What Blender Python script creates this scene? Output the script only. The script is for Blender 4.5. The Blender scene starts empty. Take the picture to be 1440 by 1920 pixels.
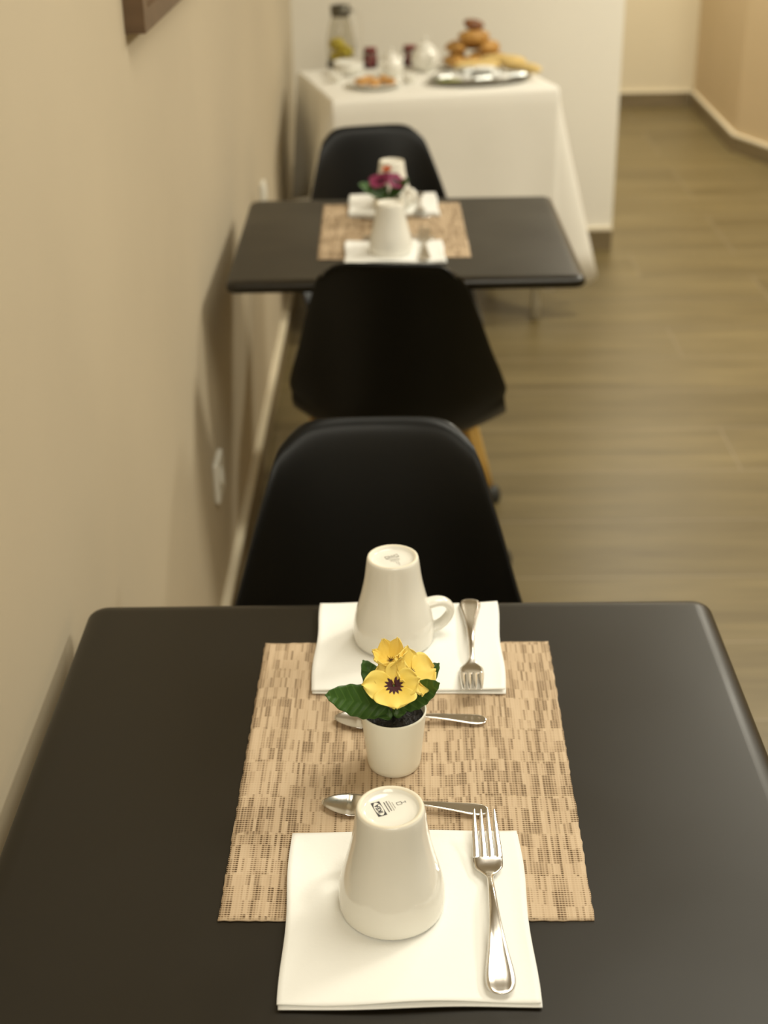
import bpy, bmesh, math, random
from mathutils import Vector, Matrix
random.seed(7)
PI = math.pi
SC = bpy.context.scene
COL = SC.collection

# ------------------------------------------------------------------ camera
F, CAM_H, ROLL = 2608.0, 1.54, 0.018
PITCH, YAW = math.radians(27.0988), math.radians(0.7632)
_r = Vector((math.cos(YAW), math.sin(YAW), 0)); _fh = Vector((-math.sin(YAW), math.cos(YAW), 0))
_f = _fh*math.cos(PITCH) + Vector((0, 0, -math.sin(PITCH)))
_u = _fh*math.sin(PITCH) + Vector((0, 0, math.cos(PITCH)))
_x = _r*math.cos(ROLL) - _u*math.sin(ROLL)
_y = _r*math.sin(ROLL) + _u*math.cos(ROLL)
cam_d = bpy.data.cameras.new('camera'); cam = bpy.data.objects.new('camera', cam_d); COL.objects.link(cam)
cam.matrix_world = Matrix(((_x.x, _y.x, -_f.x, 0), (_x.y, _y.y, -_f.y, 0), (_x.z, _y.z, -_f.z, CAM_H), (0, 0, 0, 1)))
cam_d.sensor_fit = 'VERTICAL'; cam_d.sensor_height = 36.0; cam_d.lens = F/1920*36.0
cam_d.clip_start = .05; cam_d.clip_end = 60
cam_d.dof.use_dof = True; cam_d.dof.focus_distance = 1.17; cam_d.dof.aperture_fstop = 5.4
SC.camera = cam

# ------------------------------------------------------------------ world, lights, exposure
SC.view_settings.view_transform = 'Standard'; SC.view_settings.look = 'None'
SC.view_settings.gamma = 1; SC.view_settings.use_curve_mapping = False
SC.view_settings.exposure = 0.0
W = bpy.data.worlds.new('world'); SC.world = W; W.use_nodes = True
W.node_tree.nodes['Background'].inputs[0].default_value = (1, .9, .7, 1)
W.node_tree.nodes['Background'].inputs[1].default_value = .15
WARM = (1.0, .95, .80)
def lamp(name, loc, power, size, col=WARM, aim=None):
    d = bpy.data.lights.new(name, 'AREA'); d.shape = 'DISK'; d.size = size; d.energy = power; d.color = col
    o = bpy.data.objects.new(name, d); COL.objects.link(o); o.location = loc
    if aim: o.rotation_euler = (Vector(aim)-Vector(loc)).to_track_quat('-Z', 'Y').to_euler()
    return o
lamp('ceiling_or_fill_lamp', (.66, 1.40, 2.58), 27, 1.2)
lamp('ceiling_or_fill_lamp', (1.95, 2.5, 2.58), 52, .6)
lamp('ceiling_or_fill_lamp', (1.65, 4.35, 2.58), 47, .5)
lamp('ceiling_or_fill_lamp', (1.0, 6.7, 2.58), 50, .4)
lamp('ceiling_or_fill_lamp', (.35, -1.4, 2.55), 52, 1.7)  # unseen fill light added behind the camera to lift the near mug fronts

# ------------------------------------------------------------------ materials
def mat(name, col=(.8, .8, .8), rough=.5, metal=0, spec=.5, coat=0, trans=0, sheen=0, ior=1.45, coat_rough=.05):
    m = bpy.data.materials.new(name); m.use_nodes = True
    b = m.node_tree.nodes['Principled BSDF']
    b.inputs['Base Color'].default_value = (*col, 1); b.inputs['Roughness'].default_value = rough
    b.inputs['Metallic'].default_value = metal; b.inputs['Specular IOR Level'].default_value = spec
    b.inputs['Coat Weight'].default_value = coat; b.inputs['Transmission Weight'].default_value = trans
    b.inputs['Coat Roughness'].default_value = coat_rough
    b.inputs['IOR'].default_value = ior; b.inputs['Sheen Weight'].default_value = sheen
    return m
def N(m, t, **k):
    n = m.node_tree.nodes.new(t)
    for a, v in k.items(): setattr(n, a, v)
    return n
def L(m, a, b): m.node_tree.links.new(a, b)
def BS(m): return m.node_tree.nodes['Principled BSDF']
def ramp(m, stops):
    r = N(m, 'ShaderNodeValToRGB'); e = r.color_ramp.elements
    while len(e) < len(stops): e.new(.5)
    for q, (p, c) in zip(e, stops): q.position = p; q.color = (*c, 1)
    return r
def mapping(m, scale, loc=(0, 0, 0)):
    tc = N(m, 'ShaderNodeTexCoord'); mp = N(m, 'ShaderNodeMapping')
    mp.inputs['Scale'].default_value = scale; mp.inputs['Location'].default_value = loc
    L(m, tc.outputs['Object'], mp.inputs[0]); return mp.outputs[0]
def noise_col(m, c1, c2, scale, detail=3, bump=0, bscale=None, dist=.001):
    v = mapping(m, (1, 1, 1)) if not isinstance(scale, tuple) else mapping(m, scale)
    n = N(m, 'ShaderNodeTexNoise'); n.inputs['Scale'].default_value = 1 if isinstance(scale, tuple) else scale
    n.inputs['Detail'].default_value = detail; L(m, v, n.inputs['Vector'])
    r = ramp(m, [(.3, c1), (.7, c2)]); L(m, n.outputs[0], r.inputs[0]); L(m, r.outputs[0], BS(m).inputs['Base Color'])
    if bump:
        n2 = n
        if bscale:
            n2 = N(m, 'ShaderNodeTexNoise'); n2.inputs['Scale'].default_value = bscale; L(m, mapping(m, (1, 1, 1)), n2.inputs['Vector'])
        b = N(m, 'ShaderNodeBump'); b.inputs['Strength'].default_value = bump; b.inputs['Distance'].default_value = dist
        L(m, n2.outputs[0], b.inputs['Height']); L(m, b.outputs[0], BS(m).inputs['Normal'])
    return m

M = {}
M['wall'] = noise_col(mat('wall_paint', rough=.75, spec=.3), (.50, .43, .315), (.54, .465, .34), 2.0, 3, .15, 140, .0006)
M['wall_white'] = noise_col(mat('partition_paint', rough=.8, spec=.3), (.82, .79, .71), (.84, .81, .73), 1.5, 2, .1, 120, .0006)
M['wall_far'] = noise_col(mat('far_wall_paint', rough=.8, spec=.3), (.66, .58, .42), (.69, .61, .45), 1.5, 2, .1, 120, .0006)
M['wall_tan'] = noise_col(mat('tan_wall_paint', rough=.75, spec=.3), (.56, .44, .27), (.60, .47, .30), 1.5, 2, .1, 120, .0006)
M['ceiling'] = noise_col(mat('ceiling_paint', rough=.9), (.66, .63, .57), (.68, .65, .59), 2, 2)
M['skirt_tile'] = noise_col(mat('skirting_tile', rough=.5), (.15, .115, .06), (.21, .16, .09), (3, 3, 40), 4)
M['skirt_cap'] = noise_col(mat('skirting_edge', rough=.5), (.78, .70, .54), (.82, .75, .58), 8, 2)
M['laminate'] = mat('table_top_laminate', (.0085, .0060, .0022), .37, spec=.56)
v = mapping(M['laminate'], (1, 1, 1)); n = N(M['laminate'], 'ShaderNodeTexNoise'); n.inputs['Scale'].default_value = 900
L(M['laminate'], v, n.inputs['Vector']); b = N(M['laminate'], 'ShaderNodeBump'); b.inputs['Strength'].default_value = .12; b.inputs['Distance'].default_value = .0002
L(M['laminate'], n.outputs[0], b.inputs['Height']); L(M['laminate'], b.outputs[0], BS(M['laminate']).inputs['Normal'])
n3 = N(M['laminate'], 'ShaderNodeTexNoise'); n3.inputs['Scale'].default_value = 5; L(M['laminate'], v, n3.inputs['Vector'])
r3 = ramp(M['laminate'], [(.35, (.36,)*3), (.65, (.42,)*3)]); L(M['laminate'], n3.outputs[0], r3.inputs[0]); L(M['laminate'], r3.outputs[0], BS(M['laminate']).inputs['Roughness'])
M['iron'] = noise_col(mat('black_iron', rough=.5, spec=.4), (.012, .012, .011), (.02, .019, .017), 30, 2)
M['shell'] = noise_col(mat('black_shell_plastic', rough=.38, spec=.34), (.0006, .0009, .0008), (.0010, .0013, .0012), 12, 2, .1, 700, .0003)
M['wood'] = noise_col(mat('leg_wood', rough=.45), (.42, .25, .06), (.55, .34, .09), (60, 60, 4), 4)
M['rubber'] = noise_col(mat('foot_rubber', rough=.55), (.02, .021, .018), (.03, .031, .027), 60, 2)
M['ceramic'] = noise_col(mat('white_ceramic', rough=.10, spec=.5, coat=.4), (.80, .785, .72), (.82, .805, .74), 20, 1)
M['ceramic_raw'] = noise_col(mat('foot_ring_ceramic', rough=.4), (.74, .68, .55), (.78, .73, .60), 90, 2)
M['pot'] = noise_col(mat('white_pot_plastic', rough=.38, spec=.5), (.87, .86, .76), (.89, .88, .78), 20, 1)
M['ink'] = noise_col(mat('print_ink', rough=.5), (.03, .03, .035), (.05, .05, .055), 900, 1)
M['ink_grey'] = noise_col(mat('faded_print_ink', rough=.5), (.22, .21, .18), (.32, .30, .26), 900, 1)
M['steel'] = noise_col(mat('cutlery_steel', rough=.17, metal=1), (.80, .77, .73), (.83, .80, .76), 40, 1)
M['soil'] = noise_col(mat('dark_soil', rough=.6, spec=.5), (.004, .004, .004), (.022, .018, .016), 380, 3, 1.0, 300, .003)
M['stem'] = noise_col(mat('green_stem', rough=.5), (.05, .10, .018), (.09, .16, .03), 120, 2)
M['linen'] = noise_col(mat('white_table_cloth', rough=.9, spec=.1, sheen=.1), (.81, .79, .73), (.84, .82, .76), 6, 2, .3, 350, .0012)
M['napkin'] = noise_col(mat('paper_napkin', rough=.9, spec=.1), (.85, .85, .82), (.87, .87, .84), 8, 2, .25, 260, .0007)
M['plastic_white'] = noise_col(mat('socket_plastic', rough=.35), (.74, .72, .64), (.76, .74, .66), 8, 1)
M['frame_brown'] = noise_col(mat('brown_frame_wood', rough=.5), (.10, .06, .03), (.14, .085, .045), (8, 40, 40), 3)
M['canvas'] = noise_col(mat('brown_canvas', rough=.8), (.16, .11, .06), (.26, .19, .11), 6, 4)
M['pastry'] = noise_col(mat('golden_pastry', rough=.5), (.36, .17, .035), (.62, .36, .10), 45, 4, .5, 90, .003)
M['pastry_dark'] = noise_col(mat('browned_pastry', rough=.45), (.15, .055, .02), (.26, .10, .03), 45, 4, .5, 90, .003)
M['pastry_pale'] = noise_col(mat('pale_pastry', rough=.6), (.66, .47, .17), (.78, .60, .27), 40, 4, .5, 90, .003)
M['orange_pastry'] = noise_col(mat('orange_glazed_pastry', rough=.45), (.50, .24, .06), (.72, .42, .15), 50, 4, .5, 90, .003)
M['glass'] = mat('clear_glass', (1, 1, 1), .02, trans=1, ior=1.45)
M['glass_smoky'] = mat('smoky_glass', (.84, .83, .79), .03, trans=1, ior=1.45)
M['lemon'] = noise_col(mat('lemon_yellow', rough=.4), (.74, .58, .03), (.84, .70, .08), 60, 2)
M['jam'] = noise_col(mat('red_jam', rough=.25), (.16, .008, .008), (.24, .014, .014), 60, 2)
M['tray'] = noise_col(mat('tray_steel', rough=.3, metal=1), (.42, .42, .40), (.50, .50, .47), 30, 2)
M['foil'] = noise_col(mat('foil_wrap', rough=.3, metal=.6), (.62, .64, .62), (.72, .73, .70), 90, 3, .6, 160, .003)
M['greens'] = noise_col(mat('green_garnish', rough=.5), (.20, .24, .05), (.32, .30, .08), 90, 2)
M['dark_lid'] = noise_col(mat('dark_metal_lid', rough=.35, metal=.7), (.10, .09, .07), (.14, .13, .10), 60, 2)

def floor_mat():
    m = mat('wood_look_tile', rough=.38, spec=.45)
    v = mapping(m, (1, 1, 1), (-.07, -2.95+.27*20, 0))
    br = N(m, 'ShaderNodeTexBrick'); br.offset = .33; br.offset_frequency = 3
    br.inputs['Scale'].default_value = 1; br.inputs['Brick Width'].default_value = 1.2; br.inputs['Row Height'].default_value = .27
    br.inputs['Mortar Size'].default_value = .0022; br.inputs['Mortar Smooth'].default_value = .3; br.inputs['Bias'].default_value = 0
    br.inputs['Color1'].default_value = (0, 0, 0, 1); br.inputs['Color2'].default_value = (1, 1, 1, 1); br.inputs['Mortar'].default_value = (.5, .5, .5, 1)
    L(m, v, br.inputs['Vector'])
    sep = N(m, 'ShaderNodeSeparateXYZ'); L(m, v, sep.inputs[0])
    ma = N(m, 'ShaderNodeMath', operation='MULTIPLY'); ma.inputs[1].default_value = 13.0; L(m, br.outputs['Color'], ma.inputs[0])
    cx = N(m, 'ShaderNodeMath', operation='MULTIPLY'); cx.inputs[1].default_value = 1.1; L(m, sep.outputs[0], cx.inputs[0])
    ax = N(m, 'ShaderNodeMath', operation='ADD'); L(m, cx.outputs[0], ax.inputs[0]); L(m, ma.outputs[0], ax.inputs[1])
    cy = N(m, 'ShaderNodeMath', operation='MULTIPLY'); cy.inputs[1].default_value = 11.0; L(m, sep.outputs[1], cy.inputs[0])
    cmb = N(m, 'ShaderNodeCombineXYZ'); L(m, ax.outputs[0], cmb.inputs[0]); L(m, cy.outputs[0], cmb.inputs[1])
    n1 = N(m, 'ShaderNodeTexNoise'); n1.inputs['Scale'].default_value = 1; n1.inputs['Detail'].default_value = 4; n1.inputs['Distortion'].default_value = .6
    L(m, cmb.outputs[0], n1.inputs['Vector'])
    n2 = N(m, 'ShaderNodeTexNoise'); n2.inputs['Scale'].default_value = 5; n2.inputs['Detail'].default_value = 5; L(m, cmb.outputs[0], n2.inputs['Vector'])
    mx = N(m, 'ShaderNodeMix', data_type='FLOAT'); mx.inputs[0].default_value = .35
    L(m, n1.outputs[0], mx.inputs[2]); L(m, n2.outputs[0], mx.inputs[3])
    r = ramp(m, [(.28, (.098, .072, .028)), (.5, (.146, .110, .046)), (.72, (.206, .158, .070))])
    L(m, mx.outputs[0], r.inputs[0])
    # plank to plank tone
    hs = N(m, 'ShaderNodeMapRange'); hs.inputs[3].default_value = .92; hs.inputs[4].default_value = 1.09; L(m, br.outputs['Color'], hs.inputs[0])
    vm = N(m, 'ShaderNodeVectorMath', operation='SCALE'); L(m, r.outputs[0], vm.inputs[0]); L(m, hs.outputs[0], vm.inputs['Scale'])
    fx = N(m, 'ShaderNodeMix', data_type='RGBA'); L(m, br.outputs['Fac'], fx.inputs[0]); L(m, vm.outputs[0], fx.inputs[6])
    fx.inputs[7].default_value = (.23, .185, .115, 1); L(m, fx.outputs[2], BS(m).inputs['Base Color'])
    bp = N(m, 'ShaderNodeBump', invert=True); bp.inputs['Strength'].default_value = .4; bp.inputs['Distance'].default_value = .001
    L(m, br.outputs['Fac'], bp.inputs['Height']); L(m, bp.outputs[0], BS(m).inputs['Normal'])
    return m
M['floor'] = floor_mat()

def mat_weave():
    m = mat('woven_placemat', rough=.7, spec=.25)
    tc = N(m, 'ShaderNodeTexCoord'); sep = N(m, 'ShaderNodeSeparateXYZ'); L(m, tc.outputs['Object'], sep.inputs[0])
    X, Y = sep.outputs[0], sep.outputs[1]
    def M_(op, a, b=None):
        q = N(m, 'ShaderNodeMath', operation=op)
        for i, t in enumerate((a, b)):
            if t is None: continue
            if isinstance(t, (int, float)): q.inputs[i].default_value = t
            else: L(m, t, q.inputs[i])
        return q.outputs[0]
    band = M_('FLOOR', M_('DIVIDE', Y, .0505))          # bands across the runner
    half = M_('FLOOR', M_('ADD', M_('DIVIDE', Y, .0168), M_('MULTIPLY', M_('SINE', M_('MULTIPLY', X, 61.0)), .25)))
    CW = .0025
    colu = M_('FLOOR', M_('DIVIDE', X, CW))
    def wn(a_, b_, k):
        c = N(m, 'ShaderNodeCombineXYZ'); L(m, a_, c.inputs[0]); L(m, b_, c.inputs[1]); c.inputs[2].default_value = k
        w_ = N(m, 'ShaderNodeTexWhiteNoise'); L(m, c.outputs[0], w_.inputs[0]); return w_.outputs['Value']
    c = N(m, 'ShaderNodeCombineXYZ'); L(m, M_('MULTIPLY', X, 150.0), c.inputs[0]); L(m, M_('MULTIPLY', band, 7.31), c.inputs[1]); L(m, M_('MULTIPLY', Y, 7.0), c.inputs[2])
    n_ = N(m, 'ShaderNodeTexNoise'); n_.inputs['Scale'].default_value = 1; n_.inputs['Detail'].default_value = 2; L(m, c.outputs[0], n_.inputs['Vector'])
    mixv = M_('ADD', M_('MULTIPLY', wn(colu, half, 1.7), .30), M_('MULTIPLY', n_.outputs[0], .85))
    openn = N(m, 'ShaderNodeMapRange'); openn.inputs[1].default_value = .50; openn.inputs[2].default_value = .74; L(m, mixv, openn.inputs[0])
    op = openn.outputs[0]
    weft = M_('ABSOLUTE', M_('SINE', M_('MULTIPLY', Y, PI/.0025)))
    gapw = M_('POWER', M_('SUBTRACT', 1.0, weft), .8)
    colp = M_('ABSOLUTE', M_('SUBTRACT', M_('FRACT', M_('DIVIDE', X, CW)), .5))    # 0 mid column .. .5 at its edge
    inner = M_('SUBTRACT', 1.0, M_('MULTIPLY', colp, 1.5))
    hole = M_('ADD', M_('MULTIPLY', M_('MULTIPLY', gapw, inner), M_('ADD', M_('MULTIPLY', op, 1.35), .22)),
              M_('ADD', M_('MULTIPLY', op, .10), M_('MULTIPLY', wn(colu, band, 9.1), .15)))
    fr = M_('ABSOLUTE', M_('SUBTRACT', M_('FRACT', M_('DIVIDE', Y, .0505)), .5))
    seam = M_('GREATER_THAN', fr, .482)
    r = ramp(m, [(0, (.58, .45, .31)), (.25, (.49, .365, .24)), (.62, (.27, .185, .105)), (1, (.10, .06, .03))])
    L(m, hole, r.inputs[0])
    mx = N(m, 'ShaderNodeMix', data_type='RGBA'); L(m, M_('MULTIPLY', seam, .3), mx.inputs[0]); L(m, r.outputs[0], mx.inputs[6]); mx.inputs[7].default_value = (.56, .43, .28, 1)
    L(m, mx.outputs[2], BS(m).inputs['Base Color'])
    bp = N(m, 'ShaderNodeBump', invert=True); bp.inputs['Strength'].default_value = .7; bp.inputs['Distance'].default_value = .0009
    L(m, hole, bp.inputs['Height']); L(m, bp.outputs[0], BS(m).inputs['Normal'])
    return m
M['weave'] = mat_weave()

def petal_mat(name, base, edge, blotch, r0, veins=True):
    # pigment of a pansy petal: dark face and rays near the throat (petal origin = flower centre)
    m = mat(name, rough=.55, spec=.3); m.node_tree.nodes['Principled BSDF'].inputs['Subsurface Weight'].default_value = .05
    tc = N(m, 'ShaderNodeTexCoord'); sep = N(m, 'ShaderNodeSeparateXYZ'); L(m, tc.outputs['Object'], sep.inputs[0])
    ln = N(m, 'ShaderNodeVectorMath', operation='LENGTH'); L(m, tc.outputs['Object'], ln.inputs[0])
    at = N(m, 'ShaderNodeMath', operation='ARCTAN2'); L(m, sep.outputs[0], at.inputs[0]); L(m, sep.outputs[1], at.inputs[1])
    mu = N(m, 'ShaderNodeMath', operation='MULTIPLY'); mu.inputs[1].default_value = 13; L(m, at.outputs[0], mu.inputs[0])
    sn = N(m, 'ShaderNodeMath', operation='SINE'); L(m, mu.outputs[0], sn.inputs[0])
    sc = N(m, 'ShaderNodeMath', operation='MULTIPLY'); sc.inputs[1].default_value = .0013; L(m, sn.outputs[0], sc.inputs[0])
    ad = N(m, 'ShaderNodeMath', operation='ADD'); L(m, ln.outputs['Value'], ad.inputs[0]); L(m, sc.outputs[0], ad.inputs[1])
    mr = N(m, 'ShaderNodeMapRange'); mr.inputs[1].default_value = 0; mr.inputs[2].default_value = .028; L(m, ad.outputs[0], mr.inputs[0])
    r = ramp(m, [(0, blotch), (r0/.028, blotch), (min(.9, (r0+.0012)/.028), base), (1, edge)]); L(m, mr.outputs[0], r.inputs[0])
    L(m, r.outputs[0], BS(m).inputs['Base Color']); return m
M['petal'] = petal_mat('yellow_petal', (.80, .56, .09), (.86, .68, .18), (.05, .008, .012), .0022)
M['petal_face'] = petal_mat('yellow_petal_dark_face', (.80, .57, .09), (.86, .70, .19), (.05, .008, .012), .0068)
M['petal_plum'] = petal_mat('plum_petal', (.20, .02, .07), (.30, .05, .13), (.06, .004, .02), .0085)
M['petal_red'] = petal_mat('orange_petal', (.55, .12, .04), (.62, .18, .06), (.12, .01, .01), .004)
def leaf_mat():
    m = mat('green_leaf', rough=.45, spec=.4)
    tc = N(m, 'ShaderNodeTexCoord'); sep = N(m, 'ShaderNodeSeparateXYZ'); L(m, tc.outputs['Object'], sep.inputs[0])
    ab = N(m, 'ShaderNodeMath', operation='ABSOLUTE'); L(m, sep.outputs[0], ab.inputs[0])
    m1 = N(m, 'ShaderNodeMath', operation='MULTIPLY'); m1.inputs[1].default_value = .9; L(m, ab.outputs[0], m1.inputs[0])
    m2 = N(m, 'ShaderNodeMath', operation='SUBTRACT'); L(m, sep.outputs[1], m2.inputs[0]); L(m, m1.outputs[0], m2.inputs[1])
    m3 = N(m, 'ShaderNodeMath', operation='MULTIPLY'); m3.inputs[1].default_value = 2*PI/.0085; L(m, m2.outputs[0], m3.inputs[0])
    s = N(m, 'ShaderNodeMath', operation='SINE'); L(m, m3.outputs[0], s.inputs[0])
    p = N(m, 'ShaderNodeMapRange'); p.inputs[1].default_value = .75; p.inputs[2].default_value = 1.0; L(m, s.outputs[0], p.inputs[0])
    r = ramp(m, [(0, (.040, .098, .018)), (1, (.062, .135, .028))]); L(m, p.outputs[0], r.inputs[0])
    L(m, r.outputs[0], BS(m).inputs['Base Color'])
    bp = N(m, 'ShaderNodeBump'); bp.inputs['Strength'].default_value = .28; bp.inputs['Distance'].default_value = .0008; L(m, s.outputs[0], bp.inputs['Height']); L(m, bp.outputs[0], BS(m).inputs['Normal'])
    return m
M['leaf'] = leaf_mat()

# ------------------------------------------------------------------ helpers
def mesh_obj(name, verts, faces, m, parent=None, smooth=True, mats=None, fm=None):
    me = bpy.data.meshes.new(name); me.from_pydata([tuple(v) for v in verts], [], faces); me.update()
    o = bpy.data.objects.new(name, me); COL.objects.link(o)
    for q in (mats or [m]): me.materials.append(q)
    if smooth:
        for p in me.polygons: p.use_smooth = True
    if fm:
        for p, i in zip(me.polygons, fm): p.material_index = i
    if parent: o.parent = parent
    return o
def fix_normals(o):
    bm = bmesh.new(); bm.from_mesh(o.data); bmesh.ops.recalc_face_normals(bm, faces=bm.faces); bm.to_mesh(o.data); bm.free(); return o
def thing(name, label, cat, loc=(0, 0, 0), rz=0, group=None):
    o = bpy.data.objects.new(name, None); COL.objects.link(o); o.location = loc; o.rotation_euler = (0, 0, rz)
    o.empty_display_size = .05
    o['label'] = label; o['category'] = cat
    if group: o['group'] = group
    return o
def tag(o, label, cat, group=None):
    o['label'] = label; o['category'] = cat
    if group: o['group'] = group
    return o
def structure(o): o['kind'] = 'structure'; return o
def dup(root, loc, rz, label, group=None):
    r = root.copy(); COL.objects.link(r); r.location = loc; r.rotation_euler = (0, 0, rz); r['label'] = label
    if group: r['group'] = group
    for ch in list(root.children):
        c = ch.copy(); COL.objects.link(c); c.parent = r
        for g in list(ch.children):
            d = g.copy(); COL.objects.link(d); d.parent = c
    return r
def bevel(o, w, seg=3):
    b = o.modifiers.new('bevel', 'BEVEL'); b.width = w; b.segments = seg; b.limit_method = 'ANGLE'; b.angle_limit = math.radians(40); return o
def subd(o, n=2):
    s = o.modifiers.new('subd', 'SUBSURF'); s.levels = n; s.render_levels = n; return o
def box(name, a, b, m, parent=None, bev=0, **k):
    x0, y0, z0 = a; x1, y1, z1 = b
    vs = [(x0, y0, z0), (x1, y0, z0), (x1, y1, z0), (x0, y1, z0), (x0, y0, z1), (x1, y0, z1), (x1, y1, z1), (x0, y1, z1)]
    fs = [(0, 3, 2, 1), (4, 5, 6, 7), (0, 1, 5, 4), (1, 2, 6, 5), (2, 3, 7, 6), (3, 0, 4, 7)]
    o = mesh_obj(name, vs, fs, m, parent, smooth=False, **k)
    if bev: bevel(o, bev); 
    return o
def lathe(prof, n=48, c=(0, 0, 0)):
    vs, fs, rows = [], [], []
    for r, z in prof:
        if r < 1e-6: rows.append([len(vs)]); vs.append((c[0], c[1], c[2]+z))
        else:
            rows.append(list(range(len(vs), len(vs)+n)))
            vs += [(c[0]+r*math.cos(2*PI*i/n), c[1]+r*math.sin(2*PI*i/n), c[2]+z) for i in range(n)]
    for A, B in zip(rows, rows[1:]):
        if len(A) == 1 and len(B) == 1: continue
        for i in range(n):
            j = (i+1) % n
            if len(A) == 1: fs.append((A[0], B[j], B[i]))
            elif len(B) == 1: fs.append((A[i], A[j], B[0]))
            else: fs.append((A[i], A[j], B[j], B[i]))
    return vs, fs
def lathe_obj(name, prof, m, parent=None, n=48, c=(0, 0, 0)):
    return fix_normals(mesh_obj(name, *lathe(prof, n, c), m, parent))
def tube(pts, rad, n=12, squash=1.0, up=None):
    """swept tube through pts with radii rad; squash scales the second axis"""
    pts = [Vector(p) for p in pts]; vs, fs = [], []
    nrm = Vector(up) if up else None
    for i, p in enumerate(pts):
        t = (pts[min(i+1, len(pts)-1)] - pts[max(i-1, 0)]).normalized()
        if nrm is None: nrm = Vector((0, 0, 1)) if abs(t.z) < .9 else Vector((1, 0, 0))
        a = t.cross(nrm).normalized(); b_ = a.cross(t).normalized()
        if not up: nrm = b_
        r = rad[i] if isinstance(rad, (list, tuple)) else rad
        for k in range(n):
            q = 2*PI*k/n; vs.append(p + a*math.cos(q)*r + b_*math.sin(q)*r*squash)
    for i in range(len(pts)-1):
        for k in range(n):
            j = (k+1) % n; fs.append((i*n+k, i*n+j, (i+1)*n+j, (i+1)*n+k))
    fs.append(tuple(range(n))[::-1]); fs.append(tuple((len(pts)-1)*n+k for k in range(n)))
    return vs, fs
def join(*parts):
    V, Fc = [], []
    for v, f in parts:
        o = len(V); V += list(v); Fc += [tuple(i+o for i in q) for q in f]
    return V, Fc
def cr(pts, t):
    """catmull-rom through a list of equal-length tuples, t in 0..len-1"""
    n = len(pts); i = min(int(t), n-2); u = t-i
    p0, p1, p2, p3 = pts[max(i-1, 0)], pts[i], pts[i+1], pts[min(i+2, n-1)]
    return [.5*((2*b)+(-a+c)*u+(2*a-5*b+4*c-d)*u*u+(-a+3*b-3*c+d)*u**3) for a, b, c, d in zip(p0, p1, p2, p3)]

# ------------------------------------------------------------------ room shell
XW = -.367
structure(box('floor', (-.9, -3, -.08), (4.2, 8.6, 0), M['floor']))
structure(box('ceiling', (-.9, -3, 2.66), (4.2, 8.6, 2.74), M['ceiling']))
structure(box('wall_left', (XW-.14, -3, 0), (XW, 8.6, 2.66), M['wall']))
structure(box('wall_back', (XW, 5.2, 0), (.815, 5.34, 2.66), M['wall_white']))
structure(box('wall_far', (XW, 7.93, 0), (1.9, 8.07, 2.66), M['wall_far']))
structure(box('wall_behind_camera', (XW, -2.9, 0), (4.1, -2.76, 2.66), M['wall']))
def prism(name, pts, z0, z1, m, mats=None, cap=None):
    n_ = len(pts); vs = [(x, y, z0) for x, y in pts] + [(x, y, z1) for x, y in pts]
    fs = [tuple(range(n_))[::-1], tuple(range(n_, 2*n_))] + [(i, (i+1) % n_, (i+1) % n_+n_, i+n_) for i in range(n_)]
    fm = [0]*len(fs)
    if cap is not None: fm[1] = cap
    return fix_normals(mesh_obj(name, vs, fs, m, smooth=False, mats=mats, fm=fm if mats else None))
structure(prism('wall_right', [(1.65, 7.93), (1.635, 6.80), (1.80, 6.36), (2.35, 5.6), (3.6, 5.6), (3.6, -2.76), (3.75, -2.76), (3.75, 5.75), (2.45, 5.75), (2.45, 7.93)], 0, 2.66, M['wall_tan']))
# skirting: brown tile with a thin cream top edge, thickness t
def skirting(name, line, t):
    off = []
    for i, p in enumerate(line):
        a = Vector(line[max(i-1, 0)]); b_ = Vector(line[min(i+1, len(line)-1)]); d = (b_-a).normalized()
        off.append((p[0]+d.y*t, p[1]-d.x*t))
    n_ = len(line); V = []
    for z in (0, .074, .085):
        V += [(x, y, z) for x, y in line] + [(x, y, z) for x, y in off]
    fs, fm = [], []
    for k in range(2):
        a, b_ = k*2*n_, (k+1)*2*n_
        for i in range(n_-1):
            fs.append((a+n_+i, a+n_+i+1, b_+n_+i+1, b_+n_+i)); fm.append(k)
            fs.append((a+i+1, a+i, b_+i, b_+i+1)); fm.append(k)
        for i in (0, n_-1):
            fs.append((a+i, a+n_+i, b_+n_+i, b_+i)); fm.append(k)
    T = 4*n_
    for i in range(n_-1):
        fs.append((T+i, T+n_+i, T+n_+i+1, T+i+1)); fm.append(1)
        fs.append((i, i+1, n_+i+1, n_+i)); fm.append(0)
    o = mesh_obj(name, V, fs, None, smooth=False, mats=[M['skirt_tile'], M['skirt_cap']], fm=fm)
    return structure(fix_normals(o))
skirting('baseboard_left', [(XW, -2.7), (XW, 5.2)][::1], .017)
skirting('baseboard_back', [(XW+.02, 5.2), (.815, 5.2)], .014)
skirting('baseboard_far', [(.0, 7.93), (1.63, 7.93)], .014)
skirting('baseboard_right', [(1.65, 7.91), (1.635, 6.80), (1.80, 6.36), (2.35, 5.6)], .016)

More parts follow.
